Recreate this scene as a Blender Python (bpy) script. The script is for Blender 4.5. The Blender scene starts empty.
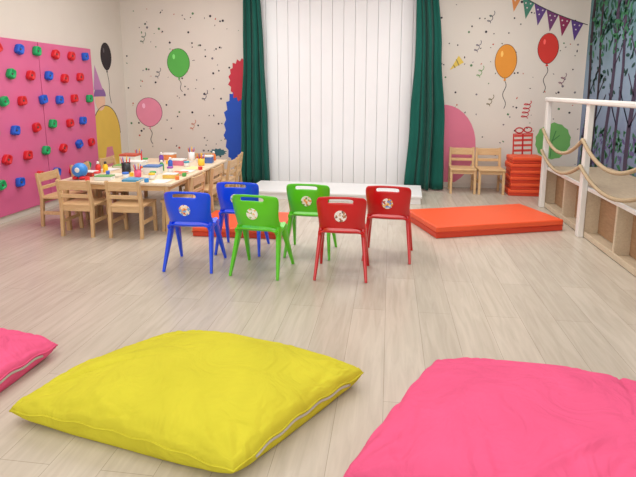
import bpy, bmesh, math, random
from mathutils import Vector, Matrix
random.seed(7)
scene=bpy.context.scene
COL=scene.collection
pi=math.pi

# ------------------------------------------------------------ materials
def lin(c):
    out=[]
    for v in c:
        v=v/255.0
        out.append(v/12.92 if v<=0.04045 else ((v+0.055)/1.055)**2.4)
    return (out[0],out[1],out[2],1.0)
MATS={}
def mat(name,rgb,rough=0.5,var=0.06,scale=8.0,bump=0.0,spec=0.5,bscale=None,sheen=0.0,coat=0.0,stretch=None,bdist=0.01,bdetail=6,bdistort=0.0):
    if name in MATS: return MATS[name]
    m=bpy.data.materials.new(name); m.use_nodes=True
    nt=m.node_tree; b=nt.nodes['Principled BSDF']
    tc=nt.nodes.new('ShaderNodeTexCoord'); mp=nt.nodes.new('ShaderNodeMapping')
    nt.links.new(tc.outputs['Object'],mp.inputs['Vector'])
    if stretch: mp.inputs['Scale'].default_value=stretch
    n=nt.nodes.new('ShaderNodeTexNoise'); n.inputs['Scale'].default_value=scale; n.inputs['Detail'].default_value=4
    nt.links.new(mp.outputs['Vector'],n.inputs['Vector'])
    r=nt.nodes.new('ShaderNodeValToRGB')
    c=lin(rgb)
    r.color_ramp.elements[0].position=0.3; r.color_ramp.elements[1].position=0.7
    r.color_ramp.elements[0].color=tuple(max(0,x*(1-var)) for x in c[:3])+(1,)
    r.color_ramp.elements[1].color=tuple(min(1,x*(1+var)) for x in c[:3])+(1,)
    nt.links.new(n.outputs['Fac'],r.inputs['Fac']); nt.links.new(r.outputs['Color'],b.inputs['Base Color'])
    b.inputs['Roughness'].default_value=rough
    b.inputs['Specular IOR Level'].default_value=spec
    if sheen: b.inputs['Sheen Weight'].default_value=sheen
    if coat: b.inputs['Coat Weight'].default_value=coat
    if bump:
        n2=nt.nodes.new('ShaderNodeTexNoise'); n2.inputs['Scale'].default_value=bscale or scale*3; n2.inputs['Detail'].default_value=bdetail; n2.inputs['Distortion'].default_value=bdistort
        nt.links.new(mp.outputs['Vector'],n2.inputs['Vector'])
        bp=nt.nodes.new('ShaderNodeBump'); bp.inputs['Strength'].default_value=bump; bp.inputs['Distance'].default_value=bdist
        nt.links.new(n2.outputs['Fac'],bp.inputs['Height']); nt.links.new(bp.outputs['Normal'],b.inputs['Normal'])
    MATS[name]=m; return m

def floor_mat():
    m=bpy.data.materials.new('laminate_floor'); m.use_nodes=True; nt=m.node_tree; b=nt.nodes['Principled BSDF']
    tc=nt.nodes.new('ShaderNodeTexCoord')
    mp=nt.nodes.new('ShaderNodeMapping'); mp.inputs['Rotation'].default_value=(0,0,pi/2)
    nt.links.new(tc.outputs['Object'],mp.inputs['Vector'])
    br=nt.nodes.new('ShaderNodeTexBrick')
    br.inputs['Scale'].default_value=1.0; br.inputs['Brick Width'].default_value=1.5; br.inputs['Row Height'].default_value=0.20
    br.inputs['Mortar Size'].default_value=0.0013; br.inputs['Mortar Smooth'].default_value=0.4
    br.offset=0.37
    br.inputs['Color1'].default_value=lin((201,191,176)); br.inputs['Color2'].default_value=lin((192,182,167)); br.inputs['Mortar'].default_value=lin((158,147,133))
    nt.links.new(mp.outputs['Vector'],br.inputs['Vector'])
    mp2=nt.nodes.new('ShaderNodeMapping'); mp2.inputs['Scale'].default_value=(9,0.8,1)
    nt.links.new(tc.outputs['Object'],mp2.inputs['Vector'])
    n=nt.nodes.new('ShaderNodeTexNoise'); n.inputs['Scale'].default_value=3; n.inputs['Detail'].default_value=6; n.inputs['Roughness'].default_value=0.55
    n.inputs['Distortion'].default_value=0.8
    nt.links.new(mp2.outputs['Vector'],n.inputs['Vector'])
    r=nt.nodes.new('ShaderNodeValToRGB')
    r.color_ramp.elements[0].position=0.3; r.color_ramp.elements[0].color=(0.86,0.85,0.835,1)
    r.color_ramp.elements[1].position=0.65; r.color_ramp.elements[1].color=(1.02,1.02,1.02,1)
    nt.links.new(n.outputs['Fac'],r.inputs['Fac'])
    mx=nt.nodes.new('ShaderNodeMix'); mx.data_type='RGBA'; mx.blend_type='MULTIPLY'; mx.inputs[0].default_value=1
    nt.links.new(br.outputs['Color'],mx.inputs[6]); nt.links.new(r.outputs['Color'],mx.inputs[7])
    nt.links.new(mx.outputs[2],b.inputs['Base Color'])
    b.inputs['Roughness'].default_value=0.27
    bp=nt.nodes.new('ShaderNodeBump'); bp.inputs['Strength'].default_value=0.05; bp.inputs['Distance'].default_value=0.003
    nt.links.new(n.outputs['Fac'],bp.inputs['Height']); nt.links.new(bp.outputs['Normal'],b.inputs['Normal'])
    return m
def wood(name,a,bb,rough=0.45,axis=(1,12,12)):
    if name in MATS: return MATS[name]
    m=bpy.data.materials.new(name); m.use_nodes=True; nt=m.node_tree; b=nt.nodes['Principled BSDF']
    tc=nt.nodes.new('ShaderNodeTexCoord'); mp=nt.nodes.new('ShaderNodeMapping'); mp.inputs['Scale'].default_value=axis
    nt.links.new(tc.outputs['Object'],mp.inputs['Vector'])
    n=nt.nodes.new('ShaderNodeTexNoise'); n.inputs['Scale'].default_value=5; n.inputs['Detail'].default_value=6; n.inputs['Distortion'].default_value=0.8
    nt.links.new(mp.outputs['Vector'],n.inputs['Vector'])
    r=nt.nodes.new('ShaderNodeValToRGB'); r.color_ramp.elements[0].position=0.32; r.color_ramp.elements[1].position=0.68
    r.color_ramp.elements[0].color=lin(a); r.color_ramp.elements[1].color=lin(bb)
    nt.links.new(n.outputs['Fac'],r.inputs['Fac']); nt.links.new(r.outputs['Color'],b.inputs['Base Color'])
    b.inputs['Roughness'].default_value=rough
    MATS[name]=m; return m
def sticker_mat(name,cols,off):
    m=bpy.data.materials.new(name); m.use_nodes=True; nt=m.node_tree; b=nt.nodes['Principled BSDF']
    tc=nt.nodes.new('ShaderNodeTexCoord'); mp=nt.nodes.new('ShaderNodeMapping'); mp.inputs['Location'].default_value=(off,off*0.7,off*1.3)
    nt.links.new(tc.outputs['Object'],mp.inputs['Vector'])
    v=nt.nodes.new('ShaderNodeTexVoronoi'); v.inputs['Scale'].default_value=70
    nt.links.new(mp.outputs['Vector'],v.inputs['Vector'])
    r=nt.nodes.new('ShaderNodeValToRGB'); r.color_ramp.interpolation='CONSTANT'
    r.color_ramp.elements[0].color=lin(cols[0]); r.color_ramp.elements[0].position=0
    r.color_ramp.elements[1].color=lin(cols[1]); r.color_ramp.elements[1].position=0.35
    for i,c in enumerate(cols[2:]):
        e=r.color_ramp.elements.new(0.5+0.14*i); e.color=lin(c)
    sp=nt.nodes.new('ShaderNodeSeparateColor'); nt.links.new(v.outputs['Color'],sp.inputs[0])
    nt.links.new(sp.outputs[0],r.inputs['Fac']); nt.links.new(r.outputs['Color'],b.inputs['Base Color'])
    b.inputs['Roughness'].default_value=0.4
    return m

# ------------------------------------------------------------ mesh helpers
def obj_from_bm(name,bm,m=None,parent=None,loc=(0,0,0),rot=(0,0,0),smooth=False):
    me=bpy.data.meshes.new(name); bm.normal_update(); bm.to_mesh(me); bm.free()
    o=bpy.data.objects.new(name,me); COL.objects.link(o)
    if m is not None:
        for x in (m if isinstance(m,(list,tuple)) else [m]): me.materials.append(x)
    if parent is not None: o.parent=parent
    o.location=loc; o.rotation_euler=rot
    if smooth:
        for p in me.polygons: p.use_smooth=True
    return o
def box_bm(bm,size,c=(0,0,0),bevel=0.0,seg=2):
    r=bmesh.ops.create_cube(bm,size=1.0); vs=r['verts']
    bmesh.ops.scale(bm,vec=size,verts=vs)
    if bevel>0:
        es=set(e for v in vs for e in v.link_edges)
        rr=bmesh.ops.bevel(bm,geom=list(es),offset=bevel,segments=seg,affect='EDGES',profile=0.5)
        vs=list(set(rr['verts'])|set(v for v in vs if v.is_valid))
        vs=[v for v in vs if v.is_valid]
    bmesh.ops.translate(bm,vec=c,verts=vs)
    return vs
def box(name,size,c,m,parent=None,bevel=0.0,seg=2,loc=(0,0,0),rot=(0,0,0)):
    bm=bmesh.new(); box_bm(bm,size,c,bevel,seg)
    return obj_from_bm(name,bm,m,parent,loc,rot)
def prism_bm(bm,p0,p1,s0,s1,side=Vector((1,0,0)),n=8,power=3.0):
    p0=Vector(p0);p1=Vector(p1); d=(p1-p0).normalized()
    a=(side-d*side.dot(d)).normalized(); b=d.cross(a)
    rings=[]
    N=n*2
    for p,s in ((p0,s0),(p1,s1)):
        ring=[]
        for i in range(N):
            t=2*pi*i/N+pi/N
            c,sn=math.cos(t),math.sin(t)
            x=math.copysign(abs(c)**(2/power),c)*s[0]/2; y=math.copysign(abs(sn)**(2/power),sn)*s[1]/2
            ring.append(bm.verts.new(p+a*x+b*y))
        rings.append(ring)
    for i in range(N):
        bm.faces.new((rings[0][i],rings[0][(i+1)%N],rings[1][(i+1)%N],rings[1][i]))
    bm.faces.new(list(reversed(rings[0]))); bm.faces.new(rings[1])
    bmesh.ops.recalc_face_normals(bm,faces=bm.faces)
def prism(name,p0,p1,s0,s1,m,parent=None,side=Vector((1,0,0)),power=3.0):
    bm=bmesh.new(); prism_bm(bm,p0,p1,s0,s1,side,power=power)
    return obj_from_bm(name,bm,m,parent)
def tube_bm(bm,pts,rad,n=8,closed=False,mi=0):
    pts=[Vector(p) for p in pts]; rings=[]
    up=Vector((0,0,1))
    for i,p in enumerate(pts):
        a=pts[max(i-1,0)]; b=pts[min(i+1,len(pts)-1)]
        d=(b-a).normalized()
        ref=up if abs(d.dot(up))<0.95 else Vector((1,0,0))
        s=d.cross(ref).normalized(); t=s.cross(d)
        r=rad(i) if callable(rad) else rad
        rings.append([bm.verts.new(p+s*math.cos(2*pi*k/n)*r+t*math.sin(2*pi*k/n)*r) for k in range(n)])
    for i in range(len(rings)-1):
        for k in range(n):
            f=bm.faces.new((rings[i][k],rings[i][(k+1)%n],rings[i+1][(k+1)%n],rings[i+1][k])); f.smooth=True; f.material_index=mi
    bm.faces.new(list(reversed(rings[0]))); bm.faces.new(rings[-1])
    bmesh.ops.recalc_face_normals(bm,faces=bm.faces)
def tube(name,pts,rad,m,parent=None,n=8):
    bm=bmesh.new(); tube_bm(bm,pts,rad,n); return obj_from_bm(name,bm,m,parent)
def lathe(name,prof,m,parent=None,n=20,loc=(0,0,0),rot=(0,0,0)):
    bm=bmesh.new(); rings=[]
    for r,z in prof:
        rings.append([bm.verts.new((r*math.cos(2*pi*k/n),r*math.sin(2*pi*k/n),z)) for k in range(n)])
    for i in range(len(rings)-1):
        for k in range(n):
            f=bm.faces.new((rings[i][k],rings[i][(k+1)%n],rings[i+1][(k+1)%n],rings[i+1][k])); f.smooth=True
    bm.faces.new(list(reversed(rings[0]))); bm.faces.new(rings[-1])
    bmesh.ops.recalc_face_normals(bm,faces=bm.faces)
    return obj_from_bm(name,bm,m,parent,loc,rot)
def thing(name,label,cat,loc=(0,0,0),rz=0.0,group=None):
    o=bpy.data.objects.new(name,None); COL.objects.link(o); o.empty_display_size=0.1
    o.location=loc; o.rotation_euler=(0,0,rz); tag(o,label,cat,group); return o
def tag(o,label,cat,group=None,kind=None):
    o['label']=label; o['category']=cat
    if group: o['group']=group
    if kind: o['kind']=kind
    return o
def copy_thing(root,loc,rz=0.0,label=None,group=None,sc=(1,1,1)):
    n=root.copy(); COL.objects.link(n); n.location=loc; n.rotation_euler=(0,0,rz); n.scale=sc
    if label: n['label']=label
    if group: n['group']=group
    def rec(a,b):
        for ch in list(a.children):
            c=ch.copy(); COL.objects.link(c); c.parent=b
            rec(ch,c)
    rec(root,n); return n
def mods(o,sub=0,solid=0,off=0):
    if solid:
        s=o.modifiers.new('s','SOLIDIFY'); s.thickness=solid; s.offset=off
    if sub:
        s=o.modifiers.new('u','SUBSURF'); s.levels=sub; s.render_levels=sub
    for p in o.data.polygons: p.use_smooth=True
def structure(o): o['kind']='structure'; return o

# ------------------------------------------------------------ room
BY=7.2; LX=-3.9; RX=2.5; NY=-2.6; CH=3.0
wallm=mat('wall_paint',(220,212,202),0.85,0.015,3,0.05,bscale=60)
ceilm=mat('ceiling_paint',(235,233,230),0.9,0.01,3)
fl=structure(box('floor',(RX-LX+0.2,BY-NY+0.2,0.1),((RX+LX)/2,(BY+NY)/2,-0.05),floor_mat()))
structure(box('wall_back',(RX-LX+0.2,0.1,CH),((RX+LX)/2,BY+0.05,CH/2),wallm))
structure(box('wall_left',(0.1,BY-NY,CH),(LX-0.05,(BY+NY)/2,CH/2),wallm))
structure(box('wall_right',(0.1,BY-NY,CH),(RX+0.05,(BY+NY)/2,CH/2),wallm))
structure(box('wall_front',(RX-LX+0.2,0.1,CH),((RX+LX)/2,NY-0.05,CH/2),wallm))
structure(box('ceiling',(RX-LX+0.2,BY-NY+0.2,0.1),((RX+LX)/2,(BY+NY)/2,CH+0.05),ceilm))
bbm=mat('baseboard_paint',(214,206,196),0.5,0.02)
structure(box('baseboard_back',(RX-LX,0.015,0.07),((RX+LX)/2,BY-0.0075,0.035),bbm,bevel=0.003))
structure(box('baseboard_left',(0.015,BY-NY-0.03,0.07),(LX+0.0075,(BY+NY)/2,0.035),bbm,bevel=0.003))

# ------------------------------------------------------------ floor cushions
def cushion(name,label,corners,H,m,zipm,seed,zip_edge=None):
    rnd=random.Random(seed)
    L,Fc,R,B=[Vector((c[0],c[1],0)) for c in corners]
    cen=(L+Fc+R+B)/4
    root=thing(name,label,'floor cushion',(cen.x,cen.y,0))
    N=120
    ph=[rnd.uniform(0,6.28) for _ in range(8)]
    ax=(Fc-L).normalized(); ay=(B-L).normalized()
    folds=[]
    for _ in range(46):
        cu,cv=rnd.choice(((0,0),(1,0),(1,1),(0,1),(0.5,0),(0.3,1),(0,0.5),(1,0.5),(0.7,0),(0.7,1),(0.2,0),(0.9,0)))
        su=min(0.95,max(0.05,cu+rnd.uniform(-0.45,0.45))); sv=min(0.95,max(0.05,cv+rnd.uniform(-0.6,0.6)))
        u0=cu+(su-cu)*0.04; v0=cv+(sv-cv)*0.04; u1=cu+(su-cu)*0.9; v1=cv+(sv-cv)*0.9
        folds.append((u0,v0,u1,v1,rnd.choice((-1,-1,1))*rnd.uniform(0.007,0.015),rnd.uniform(0.009,0.020)))
    pk=[]
    for _ in range(60):
        e=rnd.randint(0,3); s=rnd.uniform(0.04,0.96); l=rnd.uniform(0.05,0.13); sl=rnd.uniform(-0.05,0.05)
        q={0:(s,0,s+sl,l),1:(s,1,s+sl,1-l),2:(0,s,l,s+sl),3:(1,s,1-l,s+sl)}[e]
        pk.append(q+(-rnd.uniform(0.004,0.008),rnd.uniform(0.006,0.010)))
    folds+=pk
    def P(u,v):
        a=L.lerp(Fc,u); b=B.lerp(R,u); p=a.lerp(b,v)-cen
        eu=4*u*(1-u); ev=4*v*(1-v)
        du=(0.5-u)*2; dv=(0.5-v)*2
        p=p+ax*du*ev*0.012*(abs(du)**2)+ay*dv*eu*0.012*(abs(dv)**2)
        c=(max(0,1-eu*4)*max(0,1-ev*4))
        return p*(1-0.015*c)
    def hgt(u,v):
        eu=max(0,4*u*(1-u)); ev=max(0,4*v*(1-v))
        a=min(1,eu*1.15); b2=min(1,ev*1.08)
        base=(a**0.32)*(b2**0.32)*(0.83+0.17*eu*ev)
        w=0.009*math.sin(8*u+ph[0]+3*v)*math.sin(6*v+ph[1])+0.003*math.sin(15*u+ph[2]-6*v)
        for (u0,v0,u1,v1,am,wd) in folds:
            dx,dy=u1-u0,v1-v0; l2=dx*dx+dy*dy+1e-6
            t=((u-u0)*dx+(v-v0)*dy)/l2; tt=min(1,max(0,t))
            d=math.hypot(u-u0-tt*dx,v-v0-tt*dy)
            if d<wd*3: w+=am*math.exp(-(d/wd)**2)*math.sin(pi*(0.2+0.8*tt))
        cr=0
        for (cu,cv) in ((0,0),(1,0),(1,1),(0,1)):
            d=math.hypot(u-cu,v-cv); an=math.atan2(abs(v-cv),abs(u-cu)+1e-6)
            cr+=0.008*math.sin(an*12+ph[4])*math.exp(-((d-0.14)/0.09)**2)
        return base,(w+cr)*min(1,base*1.4)
    bm=bmesh.new(); top=[];bot=[]
    sz=0.080
    def seamz(u,v):
        eu=4*u*(1-u); ev=4*v*(1-v)
        s=sz*(1-0.35*(1-eu)*(1-ev))
        if v<0.02 or v>0.98: s+=0.005*math.sin(u*40+ph[5])
        if u<0.02 or u>0.98: s+=0.005*math.sin(v*34+ph[6])
        return s
    for i in range(N+1):
        rt=[];rb=[]
        for j in range(N+1):
            u=0.5-0.5*math.cos(pi*i/N); v=0.5-0.5*math.cos(pi*j/N)
            u=0.5*u+0.5*i/N; v=0.5*v+0.5*j/N
            p=P(u,v); b,w=hgt(u,v); seam=seamz(u,v)
            t=bm.verts.new((p.x,p.y,seam+(H-sz)*b+w)); rt.append(t)
            if i in(0,N) or j in(0,N): rb.append(t)
            else: rb.append(bm.verts.new((p.x,p.y,max(0.002,seam*(1-min(1,b*2.4))))))
        top.append(rt);bot.append(rb)
    for i in range(N):
        for j in range(N):
            bm.faces.new((top[i][j],top[i+1][j],top[i+1][j+1],top[i][j+1]))
            bm.faces.new([bot[i][j],bot[i][j+1],bot[i+1][j+1],bot[i+1][j]])
    body=obj_from_bm('cushion_cover',bm,m,root,smooth=True)
    def E(u,v):
        p=P(u,v); return Vector((p.x,p.y,seamz(u,v)))
    loop=[E(k/40,0) for k in range(40)]+[E(1,k/40) for k in range(40)]+[E(1-k/40,1) for k in range(40)]+[E(0,1-k/40) for k in range(41)]
    tube('piping',loop,0.0045,m,root,6)
    if zip_edge=='R':
        z=[E(1,0.14+0.72*k/24)-ax*0.002-Vector((0,0,0.014)) for k in range(25)]
        zo=tube('zipper',z,0.0065,zipm,root,6); zo['label']='pale zip along the side seam'
    return root
zipm=mat('zip_white',(188,182,170),0.5,0.05)
yel=mat('yellow_fabric',(204,196,58),0.95,0.06,4,0.8,bscale=5,spec=0.08,bdist=0.035,bdetail=3,bdistort=1.2)
pink=mat('pink_fabric',(229,94,136),0.95,0.06,4,0.8,bscale=5,spec=0.08,bdist=0.035,bdetail=3,bdistort=1.2)
cushion('floor_cushion','large yellow fabric floor cushion lying on the laminate floor',[(-1.52,1.69),(-.50,1.49),(-.085,2.18),(-1.10,2.42)],0.21,yel,zipm,3,'R')
cushion('floor_cushion','large bright pink floor cushion beside the yellow one',[(-.14,1.50),(.90,1.36),(1.32,2.14),(.25,2.33)],0.215,pink,zipm,5)
cushion('floor_cushion','pink floor cushion with a pale zip along its side',[(-2.72,1.58),(-1.70,1.42),(-1.66,2.23),(-2.62,2.36)],0.18,pink,zipm,9,'R')

# ------------------------------------------------------------ plastic chairs
def plastic_chair(label,rgb,sm,loc,rz):
    m=mat('plastic_'+'_'.join(map(str,rgb)),rgb,0.28,0.02,10,spec=0.5)
    root=thing('plastic_chair',label,'chair',loc,rz,'plastic chairs in two rows')
    nx,nz=16,12
    bm=bmesh.new(); g={}
    prof=[1.0,0.99,0.985,0.98,0.98,0.985,0.995,1.01,1.03,1.045,1.045,1.02,0.93]
    for i in range(nx+1):
        for j in range(nz+1):
            u=-1+2*i/nx; t=j/nz
            w=0.170*prof[j]
            arch=0.070*(1-abs(u)**4)*max(0,1-t*1.9)
            z=0.312+0.308*t + arch - 0.022*abs(u)**3.5*(1 if j==nz else (0.45 if j==nz-1 else 0))
            if nz-3<=j<=nz-1: z+=0.007*(1-(u/0.6)**2 if abs(u)<0.6 else 0)
            y=-0.152-0.048*t+0.030*u*u+0.045*abs(u)**5+0.060*(max(0,0.5-t)/0.5)**1.3*abs(u)**3
            g[i,j]=bm.verts.new((w*u,y,z))
    for i in range(nx):
        for j in range(nz):
            if j==nz-2 and 4<=i<=11: continue
            bm.faces.new((g[i,j],g[i+1,j],g[i+1,j+1],g[i,j+1]))
    o=obj_from_bm('backrest',bm,m,root); mods(o,2,0.015)
    bm=bmesh.new(); g={}
    n=10
    for i in range(n+1):
        for j in range(n+1):
            u=-1+2*i/n; t=j/n
            wf=0.172*(0.93+0.09*math.sin(pi*min(t*1.2,1)))
            if j==n: wf*=0.9
            if j==0: wf*=0.94
            z=0.342-0.012*(1-u*u)*math.sin(pi*t)
            if t>0.85: z-=0.03*((t-0.85)/0.15)**2
            if t<0.12: z+=0.018*(1-t/0.12)
            if abs(u)>0.85: z-=0.016
            g[i,j]=bm.verts.new((wf*u,-0.150+0.325*t,z))
    for i in range(n):
        for j in range(n): bm.faces.new((g[i,j],g[i+1,j],g[i+1,j+1],g[i,j+1]))
    o=obj_from_bm('seat',bm,m,root); mods(o,2,0.016)
    for s in (-1,1):
        for k,(ty,by) in enumerate(((-0.048,-0.184),(0.034,0.184))):
            bm=bmesh.new(); prism_bm(bm,(s*0.152,ty,0.350),(s*0.184,by,0.0),(0.036,0.080),(0.020,0.026))
            obj_from_bm('leg',bm,m,root)
        bm=bmesh.new(); prism_bm(bm,(s*0.155,-0.115,0.330),(s*0.155,0.105,0.324),(0.026,0.036),(0.026,0.030))
        obj_from_bm('side_rail',bm,m,root)
    st=lathe('sticker',[(0.03,-0.002),(0.043,-0.002),(0.043,0.0010),(0.039,0.0014)],sm,root,28,(0.0,-0.1864,0.477),(pi/2+0.155,0,0))
    st['label']='round patterned paper sticker'
    return root
ST=[sticker_mat('sticker_art',c,o) for c,o in (
 ([(240,236,228),(242,170,90),(250,225,200),(206,80,60),(120,170,220)],0.11),
 ([(240,240,234),(228,226,205),(140,190,90),(232,190,110),(240,240,234)],0.37),
 ([(238,232,226),(210,180,150),(176,120,80),(110,90,80),(238,232,226)],0.71),
 ([(240,236,228),(120,180,220),(240,210,90),(230,120,60),(245,240,235)],0.23),
 ([(240,236,228),(240,150,70),(250,225,200),(120,160,80),(240,236,228)],0.59),
 ([(240,236,228),(240,190,80),(250,225,200),(110,150,210),(190,80,60)],0.83))]
BL=(16,76,236); GR=(92,200,30); RD=(198,20,24)
plastic_chair('blue plastic child chair with a sticker on its back',BL,ST[0],(-1.475,3.64,0),0.03)
plastic_chair('lime green plastic child chair with a round white sticker',GR,ST[1],(-.93,3.60,0),-0.12)
plastic_chair('red plastic child chair with handle slot and sticker',RD,ST[2],(-.325,3.62,0),0.0)
plastic_chair('blue plastic child chair nearer the white stage',BL,ST[3],(-1.22,4.07,0),0.02)
plastic_chair('lime green plastic child chair in the second row',GR,ST[4],(-.63,4.07,0),-0.05)
plastic_chair('red plastic child chair in the second row',RD,ST[5],(0.01,4.07,0),-0.08)

# ------------------------------------------------------------ gym mats
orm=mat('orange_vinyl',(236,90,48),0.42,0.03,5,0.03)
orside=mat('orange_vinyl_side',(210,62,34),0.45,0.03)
def gym_mat(name,label,size,loc,rz,group=None):
    root=thing(name,label,'gym mat',loc,rz,group)
    x,y,h=size
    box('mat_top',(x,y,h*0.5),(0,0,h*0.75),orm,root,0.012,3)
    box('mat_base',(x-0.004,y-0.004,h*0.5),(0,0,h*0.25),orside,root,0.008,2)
    bm=bmesh.new(); z=h*0.5
    tube_bm(bm,[(-x/2,-y/2,z),(x/2,-y/2,z),(x/2,y/2,z),(-x/2,y/2,z),(-x/2,-y/2,z)],0.004,6)
    obj_from_bm('seam',bm,orside,root)
    return root
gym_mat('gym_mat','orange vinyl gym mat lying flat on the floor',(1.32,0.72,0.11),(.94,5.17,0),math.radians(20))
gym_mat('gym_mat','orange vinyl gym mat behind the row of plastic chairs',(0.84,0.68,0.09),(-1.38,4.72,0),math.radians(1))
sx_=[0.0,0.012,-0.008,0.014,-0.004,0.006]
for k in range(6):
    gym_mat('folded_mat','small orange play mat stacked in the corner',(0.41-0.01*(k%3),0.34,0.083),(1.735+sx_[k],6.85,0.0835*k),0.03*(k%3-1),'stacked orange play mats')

# ------------------------------------------------------------ stage, blind, curtains
stm=mat('stage_white',(234,234,234),0.45,0.01)
root=thing('stage_platform','low white stage platform below the white blind','stage',(-0.68,6.40,0),math.radians(-2))
box('platform_top',(2.18,0.72,0.025),(0,0,0.0875),stm,root,0.004)
box('platform_base',(2.15,0.69,0.075),(0,0,0.0375),stm,root,0.003)
bl=mat('blind_fabric',(239,240,242),0.8,0.01,4)
bm=bmesh.new()
ns=15; x0=-1.88; wd=0.154
for k in range(ns):
    xc=x0+wd*0.5+k*wd
    pr=[(-0.5,0.020),(-0.482,0.0),(-0.40,-0.002),(0.40,-0.002),(0.482,0.0),(0.50,0.020)]
    vs=[]
    for (t,y) in pr:
        vs.append((bm.verts.new((xc+t*wd,y,0.02)),bm.verts.new((xc+t*wd,y,2.93))))
    for a in range(len(vs)-1): bm.faces.new((vs[a][0],vs[a+1][0],vs[a+1][1],vs[a][1]))
root=thing('vertical_blind','white vertical panel blind closed behind the stage','blind',(0,7.12,0))
o=obj_from_bm('blind_slats',bm,bl,root); s=o.modifiers.new('s','SOLIDIFY'); s.thickness=0.003
box('head_rail',(ns*wd,0.06,0.06),(x0+ns*wd/2,0,2.965),stm,root,0.005)
def curtain(label,keys,n,seed):
    rnd=random.Random(seed)
    bm=bmesh.new(); NX=110; NZ=30; g={}
    phs=[rnd.uniform(-3,3) for _ in range(8)]
    for j in range(NZ+1):
        z=0.02+(2.97-0.02)*j/NZ
        for a in range(len(keys)-1):
            if keys[a][0]<=z<=keys[a+1][0]:
                t=(z-keys[a][0])/(keys[a+1][0]-keys[a][0]); t=t*t*(3-2*t)
                l=keys[a][1]*(1-t)+keys[a+1][1]*t; r=keys[a][2]*(1-t)+keys[a+1][2]*t; break
        for i in range(NX+1):
            u=i/NX
            uu=u+0.05*math.sin(2*pi*u*1.3+phs[0]+z*0.5)+0.02*math.sin(2*pi*u*3+phs[4]-z*0.9)
            w=math.sin(2*pi*n*uu+phs[1]+0.35*math.sin(z*1.4+phs[2]))
            am=0.042+0.018*math.sin(2*pi*u*1.7+phs[5]+z*0.6)
            y=am*w+0.014*math.sin(2*pi*n*1.7*uu+phs[3]+z*0.5)
            xx=l+(r-l)*u+0.012*math.cos(2*pi*n*uu+phs[1])
            g[i,j]=bm.verts.new((xx,y,z))
    for i in range(NX):
        for j in range(NZ): bm.faces.new((g[i,j],g[i+1,j],g[i+1,j+1],g[i,j+1]))
    cm=mat('green_curtain',(18,86,75),0.8,0.08,3,0.05,bscale=80,spec=0.2,sheen=0.1)
    root=thing('curtain',label,'curtain',(0,6.9,0),0,'green curtains framing the stage')
    o=obj_from_bm('curtain_fabric',bm,cm,root,smooth=True); s=o.modifiers.new('s','SOLIDIFY'); s.thickness=0.003
    return root
c1=curtain('long dark green pleated curtain at the blue mural side',[(-0.1,-2.12,-1.68),(0.9,-2.09,-1.70),(1.8,-2.03,-1.73),(3.1,-2.0,-1.78)],4,1)
c2=curtain('long dark green pleated curtain near the wooden chairs',[(-0.1,.21,.74),(0.9,.27,.72),(1.8,.31,.64),(3.1,.29,.52)],4,2)
c1.location.y=6.98; c2.location.y=6.88
# ------------------------------------------------------------ climbing panel
cpm=mat('pink_panel',(218,104,150),0.45,0.03,4)
root=thing('climbing_wall','pink climbing board with colourful plastic holds on the wall','climbing wall',(LX,0,0))
ys=[3.26,4.29,5.31,6.33]
for a,b in zip(ys[:-1],ys[1:]):
    box('climbing_board',(0.03,b-a-0.010,1.79),(0.018,(a+b)/2,0.07+0.895),cpm,root,0.004)
hcol={'r':mat('hold_red',(216,34,44),0.4,0.03),'b':mat('hold_blue',(28,94,206),0.4,0.03),'g':mat('hold_green',(18,168,96),0.4,0.03)}
boltm=mat('bolt_cap',(90,74,80),0.4,0.03)
def hold_mesh(seed,m):
    """moulded hold: chunky block with a lip, dished face and centre bolt"""
    rnd=random.Random(seed); bm=bmesh.new()
    n=48; p0=rnd.uniform(-0.25,0.25); tp=rnd.uniform(0.75,1.0); pw=rnd.uniform(3.2,5.0)
    def ring(sc,x,dz=0.0):
        out=[]
        for k in range(n):
            t=2*pi*k/n
            c,s=math.cos(t),math.sin(t)
            a=math.copysign(abs(c)**(2/pw),c); b=math.copysign(abs(s)**(2/pw),s)
            wy=0.048*a*(1 if b<0 else 1-(1-tp)*b); wz=0.050*b
            yy=wy*math.cos(p0)-wz*math.sin(p0); zz=wy*math.sin(p0)+wz*math.cos(p0)
            out.append(bm.verts.new((x,yy*sc,zz*sc+dz)))
        return out
    R=[ring(0.95,-0.002),ring(1.0,0.006),ring(0.98,0.030,0.002),ring(0.90,0.046,0.006),ring(0.74,0.050,0.007),ring(0.56,0.042,0.004),ring(0.40,0.036,0.002)]
    for a in range(len(R)-1):
        for k in range(n):
            f=bm.faces.new((R[a][k],R[a][(k+1)%n],R[a+1][(k+1)%n],R[a+1][k])); f.smooth=True
    bm.faces.new(R[0]); bm.faces.new(R[-1])
    bmesh.ops.recalc_face_normals(bm,faces=bm.faces)
    r=bmesh.ops.create_cone(bm,cap_ends=True,segments=14,radius1=0.012,radius2=0.010,depth=0.006,matrix=Matrix.Translation((0.038,0,0.002))@Matrix.Rotation(pi/2,4,'Y'))
    for f in set(f for v in r['verts'] for f in v.link_faces): f.material_index=1
    me=bpy.data.meshes.new('climbing_hold'); bm.to_mesh(me); bm.free(); me.materials.append(m); me.materials.append(boltm)
    return me
hm={c:[hold_mesh(i*3+ord(c),hcol[c]) for i in range(3)] for c in 'rbg'}
pat=['brrgbrgrbr','rrbrgbrrbg','grbbrgrbrg','brgrbgrbrr','rbrgrrbrgb','grbrbgrbrr']
rows=[1.76,1.49,1.22,0.94,0.66,0.38]
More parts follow.
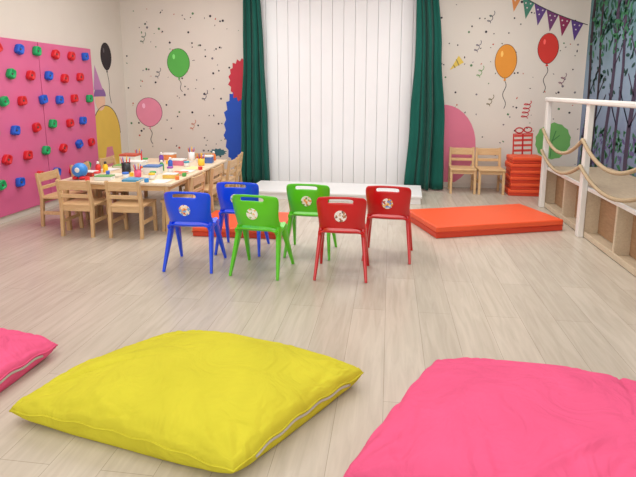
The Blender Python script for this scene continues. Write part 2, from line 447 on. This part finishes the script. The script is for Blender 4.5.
for ri,z in enumerate(rows):
    for k in range(10):
        y=6.17-0.30*k-(0.15 if ri%2 else 0)
        if y<3.35: continue
        c=pat[ri][k]
        zz=z+random.uniform(-0.02,0.02)
        o=bpy.data.objects.new('climbing_hold',hm[c][(k+ri)%3]); COL.objects.link(o); o.parent=root
        o.location=(0.036,y+random.uniform(-0.02,0.02),zz); o.rotation_euler=(random.uniform(-0.5,0.5),0,0)
        o['label']={'r':'red','b':'blue','g':'green'}[c]+' plastic climbing hold'

# ------------------------------------------------------------ wooden chairs and tables
bir=wood('birch',(206,168,120),(222,188,142),0.45,(2,14,14))
birv=wood('birch_upright',(198,160,112),(216,182,136),0.45,(14,14,2))
def wooden_chair(label,loc,rz,group):
    root=thing('wooden_chair',label,'chair',loc,rz,group)
    w=0.150
    box('seat',(0.33,0.31,0.022),(0,0.005,0.295),bir,root,0.006)
    for s in(-1,1):
        prism('leg',(s*w,0.125,0.29),(s*w,0.14,0),(0.034,0.034),(0.030,0.030),birv,root,power=6)
        bm=bmesh.new(); prism_bm(bm,(s*w,-0.135,0.30),(s*w,-0.155,0),(0.034,0.036),(0.030,0.030),power=6)
        prism_bm(bm,(s*w,-0.135,0.295),(s*w,-0.172,0.535),(0.034,0.036),(0.028,0.028),power=6); obj_from_bm('back_leg',bm,birv,root)
        box('side_stretcher',(0.018,0.27,0.034),(s*w,0,0.14),bir,root,0.003)
    box('backrest_slat',(0.29,0.016,0.085),(0,-0.166,0.485),bir,root,0.005)
    box('backrest_slat',(0.29,0.016,0.035),(0,-0.152,0.385),bir,root,0.004)
    box('apron',(0.28,0.014,0.045),(0,-0.138,0.262),bir,root,0.003)
    box('apron',(0.28,0.014,0.045),(0,0.124,0.262),bir,root,0.003)
    return root
G='light wooden chairs around the craft tables'
TX0,TX1=-3.12,-1.98
wc=wooden_chair('light birch child chair tucked at the table end',(-2.37,4.38,0),0.02,G)
copy_thing(wc,(-2.84,4.37,0),0.0,'light birch child chair tucked beside its twin at the table end')
for yy in (4.655,5.21,5.765):
    copy_thing(wc,(-1.99,yy,0),pi/2,'light birch child chair along the long table side')
for yy in (4.655,5.21,5.765):
    copy_thing(wc,(-3.25,yy,0),-pi/2,'light birch child chair between table and pink climbing board')
copy_thing(wc,(-2.45,6.16,0),pi-0.05,'light birch child chair at the far table end')
copy_thing(wc,(-2.06,6.28,0),pi/2+0.15,'light birch child chair pulled away from the tables')
G2='wooden chairs against the mural wall'
copy_thing(wc,(0.965,6.88,0),pi-0.03,'wooden child chair standing against the painted wall',G2,(1,1,1.08))
copy_thing(wc,(1.315,6.87,0),pi+0.02,'wooden child chair standing beside the orange mats',G2,(1,1,1.08))
topm=wood('table_top',(226,206,174),(240,222,194),0.4,(12,1.5,12))
TH=0.49
def table(label,x0,x1,y0,y1):
    cx,cy=(x0+x1)/2,(y0+y1)/2; w,d=x1-x0,y1-y0
    root=thing('craft_table',label,'table',(cx,cy,0),0,'joined wooden craft tables')
    box('tabletop',(w,d,0.026),(0,0,TH-0.013),topm,root,0.007)
    for sx in(-1,1):
        for sy in(-1,1):
            prism('leg',(sx*(w/2-0.06),sy*(d/2-0.035),TH-0.022),(sx*(w/2-0.06),sy*(d/2-0.035),0),(0.045,0.045),(0.04,0.04),birv,root,power=5)
        box('apron',(0.018,d-0.12,0.05),(sx*(w/2-0.06),0,TH-0.051),bir,root,0.002)
    for sy in(-1,1): box('apron',(w-0.16,0.018,0.05),(0,sy*(d/2-0.035),TH-0.051),bir,root,0.002)
table('light birch craft table covered with toys and paper',TX0,TX1,4.38,4.93)
table('middle light birch craft table joined in a row',TX0,TX1,4.937,5.487)
table('far light birch craft table joined in a row',TX0,TX1,5.494,6.044)

T=TH+0.0005
def put_box(label,size,x,y,rz,rgb,lid=None):
    root=thing('craft_box',label,'box',(x,y,T),rz,'craft boxes on the tables')
    a,b,h=size
    m=mat('c_'+'_'.join(map(str,rgb)),rgb,0.5,0.05,10)
    bm=bmesh.new(); box_bm(bm,(a,b,h*0.8),(0,0,h*0.4),0.003); obj_from_bm('box_body',bm,m,root)
    lm=mat('c_'+'_'.join(map(str,lid or rgb)),lid or rgb,0.5,0.05,10)
    box('lid',(a*1.03,b*1.03,h*0.2),(0,0,h*0.9),lm,root,0.003)
    return root
W=(236,236,232)
def mx_(x): return -2.12+(x+2.10)*(0.86/0.70)
cx=[mx_(v) for v in (-2.80,-2.57,-2.33,-2.10)]
ry=[4.49,4.69,4.90,5.10,5.32,5.52,5.73,5.94]
put_box('white craft box with a green lid',(0.16,0.10,0.045),cx[1],ry[0],0.1,W,(110,170,100))
put_box('red craft box at the table edge',(0.14,0.10,0.05),cx[0],ry[1],-0.1,(200,60,50),W)
put_box('white storage box with blue lid',(0.16,0.12,0.09),cx[2],ry[2],0.0,W,(90,130,190))
put_box('yellow puzzle box on the table',(0.13,0.10,0.045),cx[3],ry[1],0.05,(226,190,90),W)
put_box('pink puzzle box on the second table',(0.17,0.12,0.07),cx[2],ry[5],-0.05,(222,120,150),W)
put_box('stacked white game boxes on the second table',(0.19,0.14,0.12),cx[0],ry[5],0.0,W,(200,90,70))
put_box('small blue box beside the pencils',(0.12,0.09,0.09),cx[3],ry[6],0.1,(80,110,180),W)
put_box('white paper box near the table middle',(0.18,0.13,0.10),cx[1],ry[3],0.0,W,W)
put_box('orange craft box on the far table',(0.15,0.12,0.08),cx[1],ry[7],0.0,(226,140,80),W)
def paper(x,y,rz,label,rgb=W):
    bm=bmesh.new(); n=6
    g={}
    for i in range(n+1):
        for j in range(n+1):
            u=i/n-0.5;v=j/n-0.5
            g[i,j]=bm.verts.new((u*0.15,v*0.18,0.001+0.004*abs(u*2)**3))
    for i in range(n):
        for j in range(n): bm.faces.new((g[i,j],g[i+1,j],g[i+1,j+1],g[i,j+1]))
    o=obj_from_bm('paper_sheet',bm,mat('paper_'+'_'.join(map(str,rgb)),rgb,0.8,0.08,30),None,(x,y,T),(0,0,rz),True)
    tag(o,label,'paper','sheets of paper on the craft tables')
paper(cx[3],ry[0],0.05,'white drawing sheet near the table corner')
paper(cx[3],ry[3],0.05,'white drawing sheet near the table edge')
paper(cx[3],ry[4],-0.05,'pale yellow drawing sheet',(240,226,160))
paper(cx[2],ry[6],0.0,'white drawing sheet on the second table')
paper(cx[0],ry[3],-0.05,'white drawing sheet beside the boxes')
def book(x,y,z,rz,rgb,label,s=(0.14,0.17,0.020)):
    root=thing('book',label,'book',(x,y,z),rz,'books on the craft tables')
    m=mat('bk_'+'_'.join(map(str,rgb)),rgb,0.5,0.1,25)
    bm=bmesh.new(); box_bm(bm,(s[0],s[1],0.002),(0,0,0.001)); box_bm(bm,(s[0],s[1],0.002),(0,0,s[2]-0.001)); box_bm(bm,(0.002,s[1],s[2]),(-s[0]/2,0,s[2]/2))
    obj_from_bm('cover',bm,m,root)
    box('pages',(s[0]-0.008,s[1]-0.01,s[2]-0.005),(0.001,0,s[2]/2),mat('pages',(240,236,222),0.8,0.03),root)
book(cx[2],ry[0],T,1.57,(90,160,200),'blue picture book lying on the table')
book(cx[3],ry[2],T,0.05,(216,110,80),'orange picture book lying on the table')
book(cx[1],ry[4],T,-0.1,(236,210,110),'yellow picture book lying on the table')
book(cx[0],ry[4],T,0.1,(120,180,90),'green picture book lying on the table')
book(cx[1],ry[1],T,0.05,(235,225,205),'cream picture book lying on the table')
def cup(x,y,rgb,label,h=0.10,r=0.038):
    root=thing('pencil_cup',label,'pencil cup',(x,y,T),0,'pencil cups on the craft tables')
    lathe('cup',[(r*0.85,0),(r,0.01),(r,h),(r*0.92,h),(r*0.85,0.012)],mat('cup_'+'_'.join(map(str,rgb)),rgb,0.4,0.03),root,18)
    cols=[(230,50,50),(50,120,220),(250,200,40),(60,170,80),(240,120,40),(150,70,180)]
    for k in range(7):
        a=2*pi*k/7; c=cols[k%6]
        tube('pencil',[(0.3*r*math.cos(a),0.3*r*math.sin(a),0.014),(1.0*r*math.cos(a),1.0*r*math.sin(a),h+0.03+0.010*(k%3)),(1.05*r*math.cos(a),1.05*r*math.sin(a),h+0.045+0.010*(k%3))],lambda i:[0.005,0.005,0.001][i],mat('pc_'+'_'.join(map(str,c)),c,0.4,0.03),root,6)
cup(cx[1],ry[2],(40,40,44),'black pencil cup full of coloured pencils',0.11,0.045)
cup(cx[2],ry[7],(235,235,235),'white pencil cup full of coloured pencils')
cup(cx[0],ry[6],(220,60,60),'red pencil cup full of coloured pencils',0.09)
cup(cx[3],ry[5],(250,200,60),'yellow pencil cup full of coloured pencils',0.08)
cup(cx[2]-0.06,ry[1],(230,90,130),'pink pencil cup full of coloured pencils',0.07,0.034)
root=thing('toy_ball','blue toy ball with white patch and red feet','toy',(cx[0]+0.03,4.49,T))
bm=bmesh.new(); bmesh.ops.create_uvsphere(bm,u_segments=24,v_segments=16,radius=0.072); bmesh.ops.translate(bm,vec=(0,0,0.089),verts=bm.verts); obj_from_bm('ball',bm,mat('toy_blue',(60,140,220),0.35,0.05),root,smooth=True)
for s in(-1,1):
    bm=bmesh.new(); bmesh.ops.create_uvsphere(bm,u_segments=14,v_segments=10,radius=0.03); bmesh.ops.scale(bm,vec=(1,1.3,0.6),verts=bm.verts); bmesh.ops.translate(bm,vec=(s*0.035,-0.02,0.018),verts=bm.verts); obj_from_bm('foot',bm,hcol['r'],root,smooth=True)
bm=bmesh.new(); bmesh.ops.create_uvsphere(bm,u_segments=16,v_segments=10,radius=0.025); bmesh.ops.scale(bm,vec=(1,0.3,1),verts=bm.verts); bmesh.ops.translate(bm,vec=(0.015,-0.068,0.099),verts=bm.verts); obj_from_bm('highlight',bm,mat('toy_highlight',W,0.4,0.02),root,smooth=True)  # glossy highlight of the ball, put in as a flattened white sphere
def bottle(x,y,rgb,cap,label):
    root=thing('paint_bottle',label,'paint bottle',(x,y,T),0,'paint bottles on the craft tables')
    lathe('bottle_body',[(0.022,0),(0.026,0.004),(0.026,0.07),(0.012,0.085),(0.012,0.09)],mat('bt_'+'_'.join(map(str,rgb)),rgb,0.35,0.03),root,16)
    lathe('cap',[(0.014,0.088),(0.014,0.108),(0.008,0.115)],mat('cp_'+'_'.join(map(str,cap)),cap,0.4,0.03),root,16)
bottle(cx[0]-0.03,ry[2],(230,60,50),W,'red paint bottle with white cap')
bottle(cx[0]+0.04,ry[2]+0.02,(250,205,40),(60,60,60),'yellow paint bottle with dark cap')
bottle(cx[2],ry[3],(60,160,80),W,'green paint bottle with white cap')
bottle(cx[2],ry[4],(60,100,200),W,'blue paint bottle with white cap')
bottle(cx[3],ry[7],(230,120,50),W,'orange paint bottle with white cap')
bottle(cx[1],ry[6],(120,70,170),W,'purple paint bottle with white cap')
def tub(x,y,rgb,label):
    root=thing('dough_tub',label,'dough tub',(x,y,T),0,'modelling dough tubs on the craft tables')
    lathe('tub_body',[(0.024,0),(0.028,0.003),(0.030,0.045)],mat('tb_'+'_'.join(map(str,W)),W,0.4,0.03),root,18)
    lathe('lid',[(0.032,0.044),(0.032,0.058),(0.028,0.060)],mat('td_'+'_'.join(map(str,rgb)),rgb,0.4,0.03),root,18)
for (x,y,c,n) in ((-2.685,4.60,(230,60,60),'red'),(-2.445,4.60,(60,120,220),'blue'),(-2.22,4.59,(250,205,50),'yellow'),(-2.25,4.69,(70,170,90),'green'),
                  (-2.46,5.00,(240,130,50),'orange'),(-2.22,5.01,(160,80,180),'purple'),(-2.69,5.21,(230,90,140),'pink'),(-2.21,5.42,(60,160,190),'teal'),(-2.69,5.62,(60,170,80),'green'),(-2.22,5.83,(220,60,50),'red')):
    tub(mx_(x),y,c,'small white dough tub with a '+n+' lid')
def block(x,y,rz,rgb,label):
    o=box('toy_block',(0.036,0.036,0.036),(0,0,0.018),mat('blk_'+'_'.join(map(str,rgb)),rgb,0.4,0.03),None,0.004,2,(x,y,T),(0,0,rz))
    tag(o,label,'toy block','toy blocks scattered on the craft tables')
for (x,y,r,c,n) in ((-2.69,4.44,0.3,(240,60,60),'red'),(-2.45,4.73,0.7,(250,210,60),'yellow'),(-2.20,4.43,0.2,(60,150,220),'blue'),(-2.015,4.60,0.5,(240,130,60),'orange'),(-2.02,4.79,0.1,(80,180,90),'green'),(-2.69,4.80,0.4,(60,110,210),'blue'),(-2.015,5.21,0.9,(230,60,60),'red'),(-2.44,5.23,0.2,(90,180,90),'green'),(-2.46,5.60,0.6,(250,210,60),'yellow')):
    block(mx_(x),y,r,c,'small '+n+' wooden toy block')

# ------------------------------------------------------------ play platform with rope rail
cream=wood('cream_board',(200,182,156),(214,198,172),0.5,(14,2,14))
deckm=wood('deck_board',(190,168,140),(206,186,158),0.5,(14,2,14))
whitep=mat('white_painted_wood',(233,231,226),0.45,0.02)
tanp=wood('tan_board',(164,128,96),(182,146,112),0.5,(14,2,14))
root=thing('play_platform','raised wooden play platform with white posts and rope rail','play platform',(0,0,0))
Y0,Y1=2.9,6.16; FX=1.80; BX=2.485
box('deck',(BX-FX,Y1-Y0,0.03),((FX+BX)/2,(Y0+Y1)/2,0.455),deckm,root,0.004)
box('base_board',(BX-FX-0.02,Y1-Y0-0.02,0.03),((FX+BX)/2,(Y0+Y1)/2,0.02),cream,root,0.003)
box('back_panel',(0.015,Y1-Y0-0.04,0.40),(FX+0.13,(Y0+Y1)/2,0.24),tanp,root)
for y in (Y1-0.012,5.49,4.88,4.24,3.60):
    box('divider',(0.13,0.030,0.405),(FX+0.067,y,0.237),cream,root,0.003)
box('shelf_edge',(0.022,Y1-Y0,0.035),(FX+0.004,(Y0+Y1)/2,0.455),whitep,root,0.004)
box('lower_lip',(0.018,Y1-Y0,0.05),(FX+0.004,(Y0+Y1)/2,0.03),cream,root,0.004)
py=[6.10,4.88,3.60]
for y in py:
    box('post',(0.05,0.075,1.22),(FX-0.032,y,0.61),whitep,root,0.006)
box('handrail',(0.075,3.3,0.045),(FX-0.032,4.50,1.235),whitep,root,0.012)
ropeA=wood('rope_fibre',(164,142,112),(192,170,138),0.9,(60,60,60))
for b in ((6.10,4.88),(4.88,3.60),(3.60,2.95)):
    for zt,sag in ((0.90,0.19),(0.66,0.15)):
        bm=bmesh.new()
        for strand in range(3):
            pts=[]
            n=150
            for k in range(n+1):
                t=k/n; y=b[0]+(b[1]-b[0])*t; z=zt-sag*4*t*(1-t)
                a=strand*2*pi/3+t*2*pi*16*(b[0]-b[1])/1.22
                pts.append((FX-0.074+0.0075*math.cos(a),y,z+0.0075*math.sin(a)))
            tube_bm(bm,pts,0.011,6)
        obj_from_bm('rope',bm,ropeA,root)

# ------------------------------------------------------------ painted wall figures
def flat(name,polys,m,parent=None,y=0.0):
    bm=bmesh.new()
    for pl in polys:
        bm.faces.new([bm.verts.new((p[0],0,p[1])) for p in pl])
    bmesh.ops.recalc_face_normals(bm,faces=bm.faces)
    r=bmesh.ops.extrude_face_region(bm,geom=list(bm.faces))
    bmesh.ops.translate(bm,vec=(0,0.0018,0),verts=[v for v in r['geom'] if isinstance(v,bmesh.types.BMVert)])
    bmesh.ops.recalc_face_normals(bm,faces=bm.faces)
    return obj_from_bm(name,bm,m,parent,(0,y,0))
def ell(cx,cz,rx,rz,n=28,a0=0,a1=2*pi,drop=0.0):
    full=abs(a1-a0-2*pi)<1e-6
    out=[]
    for k in range(n if full else n+1):
        t=a0+(a1-a0)*k/n
        x=math.cos(t)*rx; z=math.sin(t)*rz
        if z<0: x*=1-drop*(abs(z)/rz)**2
        out.append((cx+x,cz+z))
    return out
def ribbon(pts,w):
    pts=[Vector(p) for p in pts]; L=[];R=[]
    for i,p in enumerate(pts):
        d=(pts[min(i+1,len(pts)-1)]-pts[max(i-1,0)]).normalized(); n=Vector((-d.y,d.x))
        L.append(p+n*w/2);R.append(p-n*w/2)
    return [[L[i],L[i+1],R[i+1],R[i]] for i in range(len(pts)-1)]
def paint(rgb): return mat('paint_'+'_'.join(map(str,rgb)),rgb,0.8,0.03,6)
dark=(54,48,58)
def wallthing(name,label,group=None,side='back'):
    if side=='back': return thing(name,label,'wall painting',(0,BY-0.002,0),0,group)
    return thing(name,label,'wall painting',(LX+0.002,0,0),pi/2,group)
def balloon(label,cx,cz,rx,rz,rgb,string,side='back'):
    root=wallthing('balloon_mural',label,'painted balloons on the walls',side)
    knot=[(cx-0.02,cz-rz-0.035),(cx+0.02,cz-rz-0.035),(cx,cz-rz+0.01)]
    flat('balloon',[ell(cx,cz,rx,rz,drop=0.18),knot],paint(rgb),root,0)
    e=ell(cx,cz,rx+0.004,rz+0.004,drop=0.18)
    flat('outline',ribbon(e+[e[0]],0.007),paint(tuple(int(c*0.6) for c in rgb)),root,-0.0006)
    flat('shine',[ell(cx-rx*0.4,cz+rz*0.45,rx*0.12,rz*0.18)],paint(tuple(min(255,int(c+50)) for c in rgb)),root,-0.001)
    flat('balloon_string',ribbon(string,0.008),paint(dark),root,0.0)
def wig(x0,z0,x1,z1,amp,n,k=24):
    return [(x0+(x1-x0)*t/k+amp*math.sin(2*pi*n*t/k),z0+(z1-z0)*t/k) for t in range(k+1)]
balloon('green balloon painted on the beige wall',-3.05,1.72,0.165,0.20,(90,180,80),wig(-3.05,1.48,-3.01,1.31,0.015,1))
balloon('pink balloon painted low on the beige wall',-3.54,1.01,0.20,0.21,(230,142,170),wig(-3.54,0.76,-3.51,0.54,0.02,1))
balloon('orange balloon with curly string painted on the wall',1.50,1.71,0.135,0.215,(228,150,56),wig(1.50,1.46,1.51,1.09,0.02,1.5))
balloon('red balloon with curly string painted on the wall',2.02,1.87,0.125,0.19,(206,54,46),wig(2.02,1.64,2.00,1.30,0.02,1.5))
balloon('black balloon with long string painted on the wall',6.74,1.79,0.13,0.18,(48,40,46),wig(6.74,1.57,6.80,1.15,0.015,1),'left')
def furry(cx,cz,rx,rz,n,dep,a0=0,a1=2*pi,seed=0):
    rnd=random.Random(seed); out=[]
    for k in range(n*2):
        t=a0+(a1-a0)*k/(n*2); r=1+(dep if k%2 else -dep*0.3)*rnd.uniform(0.6,1.2)
        out.append((cx+math.cos(t)*rx*r,cz+math.sin(t)*rz*r))
    return out
root=wallthing('creature_mural','shaggy blue painted creature with red hair on the wall')
flat('body',[furry(-2.10,0.76,0.28,0.65,26,0.10,seed=4)],paint((38,84,190)),root,0)
flat('arm',[furry(-2.50,0.43,0.11,0.05,12,0.25,seed=2)],paint((60,110,120)),root,-0.0005)
flat('hair',[furry(-2.10,1.47,0.19,0.28,18,0.14,seed=8)],paint((198,56,72)),root,-0.001)
root=wallthing('figure_mural','yellow arch shaped painted figure with striped party hat',None,'left')
flat('body',[[(6.28,0.10),(6.98,0.10)]+ell(6.63,0.72,0.35,0.40,24,0,pi)],paint((226,190,84)),root,0)
flat('skirt',[[(6.46,0.10),(6.86,0.10),(6.74,0.55),(6.60,0.55)]],paint((214,130,150)),root,-0.0007)
flat('head',[ell(6.52,1.20,0.12,0.14,24)],paint((232,190,164)),root,-0.0006)
flat('hair',[ell(6.52,1.25,0.145,0.13,20,0,pi)],paint((140,100,160)),root,-0.001)
flat('party_hat',[[(6.38,1.34),(6.60,1.34),(6.44,1.66)]],paint((190,130,180)),root,-0.0012)
flat('outline',ribbon(ell(6.63,0.72,0.355,0.405,24,0,pi),0.010),paint(dark),root,-0.0008)
root=wallthing('figure_mural','large pink curved shape painted near the wooden chairs')
flat('body',[ell(0.72,0.58,0.45,0.56,34)],paint((222,124,150)),root,0)
root=wallthing('mound_mural','light green rounded bush painted on the wall')
flat('bush',[furry(2.17,0.66,0.22,0.24,14,0.05,seed=3)],paint((112,176,98)),root,0)
flat('branches',ribbon([(2.15,0.44),(2.16,0.66),(2.2,0.8)],0.012)+ribbon([(2.16,0.6),(2.08,0.72)],0.01)+ribbon([(2.16,0.66),(2.25,0.74)],0.01),paint((70,130,74)),root,-0.001)
root=wallthing('party_horn_mural','yellow striped party horn painted on the wall')
flat('horn',[[(0.78,1.60),(0.96,1.70),(0.89,1.79)]],paint((226,196,90)),root,0)
flat('stripes',ribbon([(0.85,1.63),(0.825,1.67)],0.014)+ribbon([(0.90,1.66),(0.86,1.74)],0.014),paint((150,130,80)),root,-0.001)
root=wallthing('gift_mural','red striped gift with bow and curled streamer on the wall')
flat('outline',ribbon([(1.67,0.46),(1.91,0.47),(1.90,0.76),(1.66,0.75),(1.67,0.46)],0.020),paint((206,60,54)),root,0)
flat('stripes',[[(1.67,z),(1.91,z+0.01),(1.91,z+0.04),(1.67,z+0.03)] for z in (0.51,0.58,0.65,0.71)],paint((212,76,64)),root,-0.0006)
flat('ribbon',ribbon([(1.79,0.46),(1.78,0.755)],0.022)+ribbon(ell(1.73,0.80,0.05,0.035,16)+[(1.78,0.80)],0.016)+ribbon(ell(1.84,0.81,0.05,0.035,16)+[(1.89,0.81)],0.016),paint((190,44,50)),root,-0.001)
flat('streamer',ribbon([(1.78+0.045*math.cos(t*0.7)+0.001*t,0.96+0.006*t+0.02*math.sin(t*0.7)) for t in range(38)],0.011),paint((200,60,70)),root,-0.0006)
for k,(px,pz,rgb) in enumerate([(1.15,1.50,(110,160,90)),(1.1,1.83,(96,90,110)),(1.30,1.12,(110,100,60)),(-3.4,1.5,(90,90,100)),(-2.7,1.18,(70,70,90)),(2.2,1.4,(120,60,90)),(-2.9,0.75,(200,120,90)),(1.25,2.2,(90,90,100)),(-3.6,2.0,(90,120,100))]):
    pts=[(px+0.028*math.cos(t*0.8)+0.003*t,pz+0.008*t+0.022*math.sin(t*0.8)) for t in range(18)]
    o=flat('streamer_mural',ribbon(pts,0.008),paint(rgb)); o.location.y=BY-0.002
    tag(o,'curled thin streamer painted on the wall','wall painting','painted streamers on the wall')
bm=bmesh.new(); rnd=random.Random(11)
for k in range(280):
    if k%2: x=rnd.uniform(-3.85,-2.0)
    else: x=rnd.uniform(0.6,2.48)
    z=rnd.uniform(0.3,2.9); r=rnd.uniform(0.008,0.018)
    a0=rnd.uniform(0,pi); n=rnd.choice((4,8,8)); sq=rnd.choice((1,1,0.5))
    vs=[]
    for a in range(n):
        px=r*math.cos(2*pi*a/n); pz=r*sq*math.sin(2*pi*a/n)
        vs.append(bm.verts.new((x+px*math.cos(a0)-pz*math.sin(a0),0,z+px*math.sin(a0)+pz*math.cos(a0))))
    f=bm.faces.new(vs); f.material_index=rnd.choice([0,0,0,0,1,2,3])
o=obj_from_bm('confetti_mural',bm,[paint(dark),paint((120,112,120)),paint((190,90,70)),paint((90,130,90))],None,(0,BY-0.0015,0))
tag(o,'small painted confetti dots scattered over the beige wall','wall painting',None,'stuff')
root=wallthing('bunting_mural','string of dotted triangular party flags painted on the wall')
bp=[(1.45+1.03*t/20,2.66-0.50*t/20-0.05*math.sin(pi*t/20)) for t in range(21)]
flat('string',ribbon(bp,0.010),paint(dark),root,-0.001)
fc=[(216,140,80),(70,130,110),(96,66,130),(112,60,110),(140,44,84),(90,60,130)]
for k in range(6):
    a=bp[1+k*3]; b=bp[1+k*3+3]
    mx,mz=(a[0]+b[0])/2,(a[1]+b[1])/2
    flat('flag',[[a,b,(mx-0.02,mz-0.24)]],paint(fc[k]),root,0)
    flat('flag_dots',[ell(mx+dx,mz+dz,0.010,0.010,8) for dx,dz in((-0.03,-0.04),(0.03,-0.05),(-0.01,-0.1))],paint((215,205,205)),root,-0.0006)

def forest_bg():
    m=bpy.data.materials.new('forest_sky'); m.use_nodes=True; nt=m.node_tree; b=nt.nodes['Principled BSDF']
    tc=nt.nodes.new('ShaderNodeTexCoord'); sp=nt.nodes.new('ShaderNodeSeparateXYZ'); nt.links.new(tc.outputs['Object'],sp.inputs[0])
    n=nt.nodes.new('ShaderNodeTexNoise'); n.inputs['Scale'].default_value=3.0; nt.links.new(tc.outputs['Object'],n.inputs['Vector'])
    ma=nt.nodes.new('ShaderNodeMath'); ma.operation='MULTIPLY_ADD'; ma.inputs[1].default_value=0.36; nt.links.new(sp.outputs['Z'],ma.inputs[0])
    ma2=nt.nodes.new('ShaderNodeMath'); ma2.operation='MULTIPLY'; ma2.inputs[1].default_value=0.3; nt.links.new(n.outputs['Fac'],ma2.inputs[0]); nt.links.new(ma2.outputs[0],ma.inputs[2])
    r=nt.nodes.new('ShaderNodeValToRGB'); e=r.color_ramp.elements
    e[0].position=0.15; e[0].color=lin((104,104,132)); e[1].position=0.95; e[1].color=lin((90,128,134))
    x=e.new(0.42); x.color=lin((122,136,166)); x=e.new(0.68); x.color=lin((136,158,180))
    nt.links.new(ma.outputs[0],r.inputs['Fac']); nt.links.new(r.outputs['Color'],b.inputs['Base Color']); b.inputs['Roughness'].default_value=0.8
    return m
root=thing('forest_mural','painted blue-grey forest with dark trunks and green leaves','wall painting',(RX-0.003,0,0))
bm=bmesh.new(); y0,y1,z0,z1=2.5,7.19,0.0,2.98
vs=[bm.verts.new(p) for p in ((0,y0,z0),(0,y1,z0),(0,y1,z1),(0,y0,z1))]; bm.faces.new(vs)
obj_from_bm('painted_sky',bm,forest_bg(),root)
rnd=random.Random(5)
def rflat(name,polys,m,x):
    bm=bmesh.new()
    for pl in polys:
        bm.faces.new([bm.verts.new((0,p[0],p[1])) for p in pl])
    return obj_from_bm(name,bm,m,root,(x,0,0))
tk=paint((50,38,50)); tk2=paint((68,56,80))
y=7.0
while y>2.7:
    w=rnd.uniform(0.05,0.095); x=rnd.uniform(-0.12,0.12)
    pts=[(min(7.12,y+x*t/8+0.03*math.sin(t*1.3+y)),z0+0.3+2.6*t/8) for t in range(9)]
    q=ribbon(pts,w)
    for b in range(5):
        t=rnd.randint(2,7); p=pts[t]; s=rnd.choice((-1,1)); l=rnd.uniform(0.12,0.3)
        if p[0]+s*l>7.15: s=-s
        q+=ribbon([p,(p[0]+s*l*0.5,p[1]+l*0.6),(p[0]+s*l,p[1]+l*1.3)],0.020)
    rflat('tree_trunk',q,rnd.choice((tk,tk,tk2)),-0.0029)
    y-=rnd.uniform(0.26,0.38)
def leaves(n,zr,rgb,x,seed,lr=(0.025,0.06)):
    rnd=random.Random(seed); P=[]
    for k in range(n):
        cy=rnd.uniform(2.7,7.1); cz=rnd.uniform(*zr); a=rnd.uniform(0,pi); l=rnd.uniform(*lr); w=l*0.42
        pts=[]
        for t in range(8):
            u=2*pi*t/8; px=math.cos(u)*l; pz=math.sin(u)*w
            yy=cy+px*math.cos(a)-pz*math.sin(a)
            pts.append((min(7.18,yy),cz+px*math.sin(a)+pz*math.cos(a)))
        P.append(pts)
    o=rflat('foliage',P,paint(rgb),x); o['kind']='stuff'
leaves(1000,(2.0,2.85),(28,88,68),-0.0015,1)
leaves(450,(1.75,2.8),(56,124,84),-0.0033,2)
leaves(420,(1.3,2.7),(28,70,64),-0.0024,3)
leaves(500,(0.35,0.9),(60,118,84),-0.0018,4)
leaves(180,(0.4,0.85),(94,84,132),-0.0026,6)

# ------------------------------------------------------------ lights
def area(name,loc,rot,sx,sy,power,col=(1,1,1)):
    l=bpy.data.lights.new(name,'AREA'); l.shape='RECTANGLE'; l.size=sx; l.size_y=sy; l.energy=power; l.color=col
    o=bpy.data.objects.new(name,l); COL.objects.link(o); o.location=loc; o.rotation_euler=rot; return o
K=0.90
area('ceiling_light',(-2.0,5.0,2.95),(0,0,0),1.6,2.2,66*K,(1,0.99,0.97))
area('ceiling_light',(0.9,5.0,2.95),(0,0,0),1.6,2.2,66*K,(1,0.99,0.97))
area('ceiling_light',(-2.0,1.6,2.95),(0,0,0),1.6,2.2,32*K,(1,0.99,0.97))
area('ceiling_light',(0.9,1.6,2.95),(0,0,0),1.6,2.2,32*K,(1,0.99,0.97))
area('added_fill_light',(-0.7,-2.5,1.7),(math.radians(90),0,0),4.5,1.8,108*K,(0.96,0.985,1.0))  # unseen fill added behind the camera for soft light; wall there has no window
w=bpy.data.worlds.new('world'); scene.world=w; w.use_nodes=True
w.node_tree.nodes['Background'].inputs[0].default_value=(0.8,0.85,0.9,1); w.node_tree.nodes['Background'].inputs[1].default_value=0.5
scene.view_settings.view_transform='Standard'

# ------------------------------------------------------------ camera
cam=bpy.data.cameras.new('camera'); co=bpy.data.objects.new('camera',cam); COL.objects.link(co)
cam.sensor_width=36; cam.lens=510/636*36
co.location=(0,0,1.35); co.rotation_euler=(math.radians(80),0,math.radians(8))
cam.shift_y=-0.0937; cam.clip_start=0.05
scene.camera=co
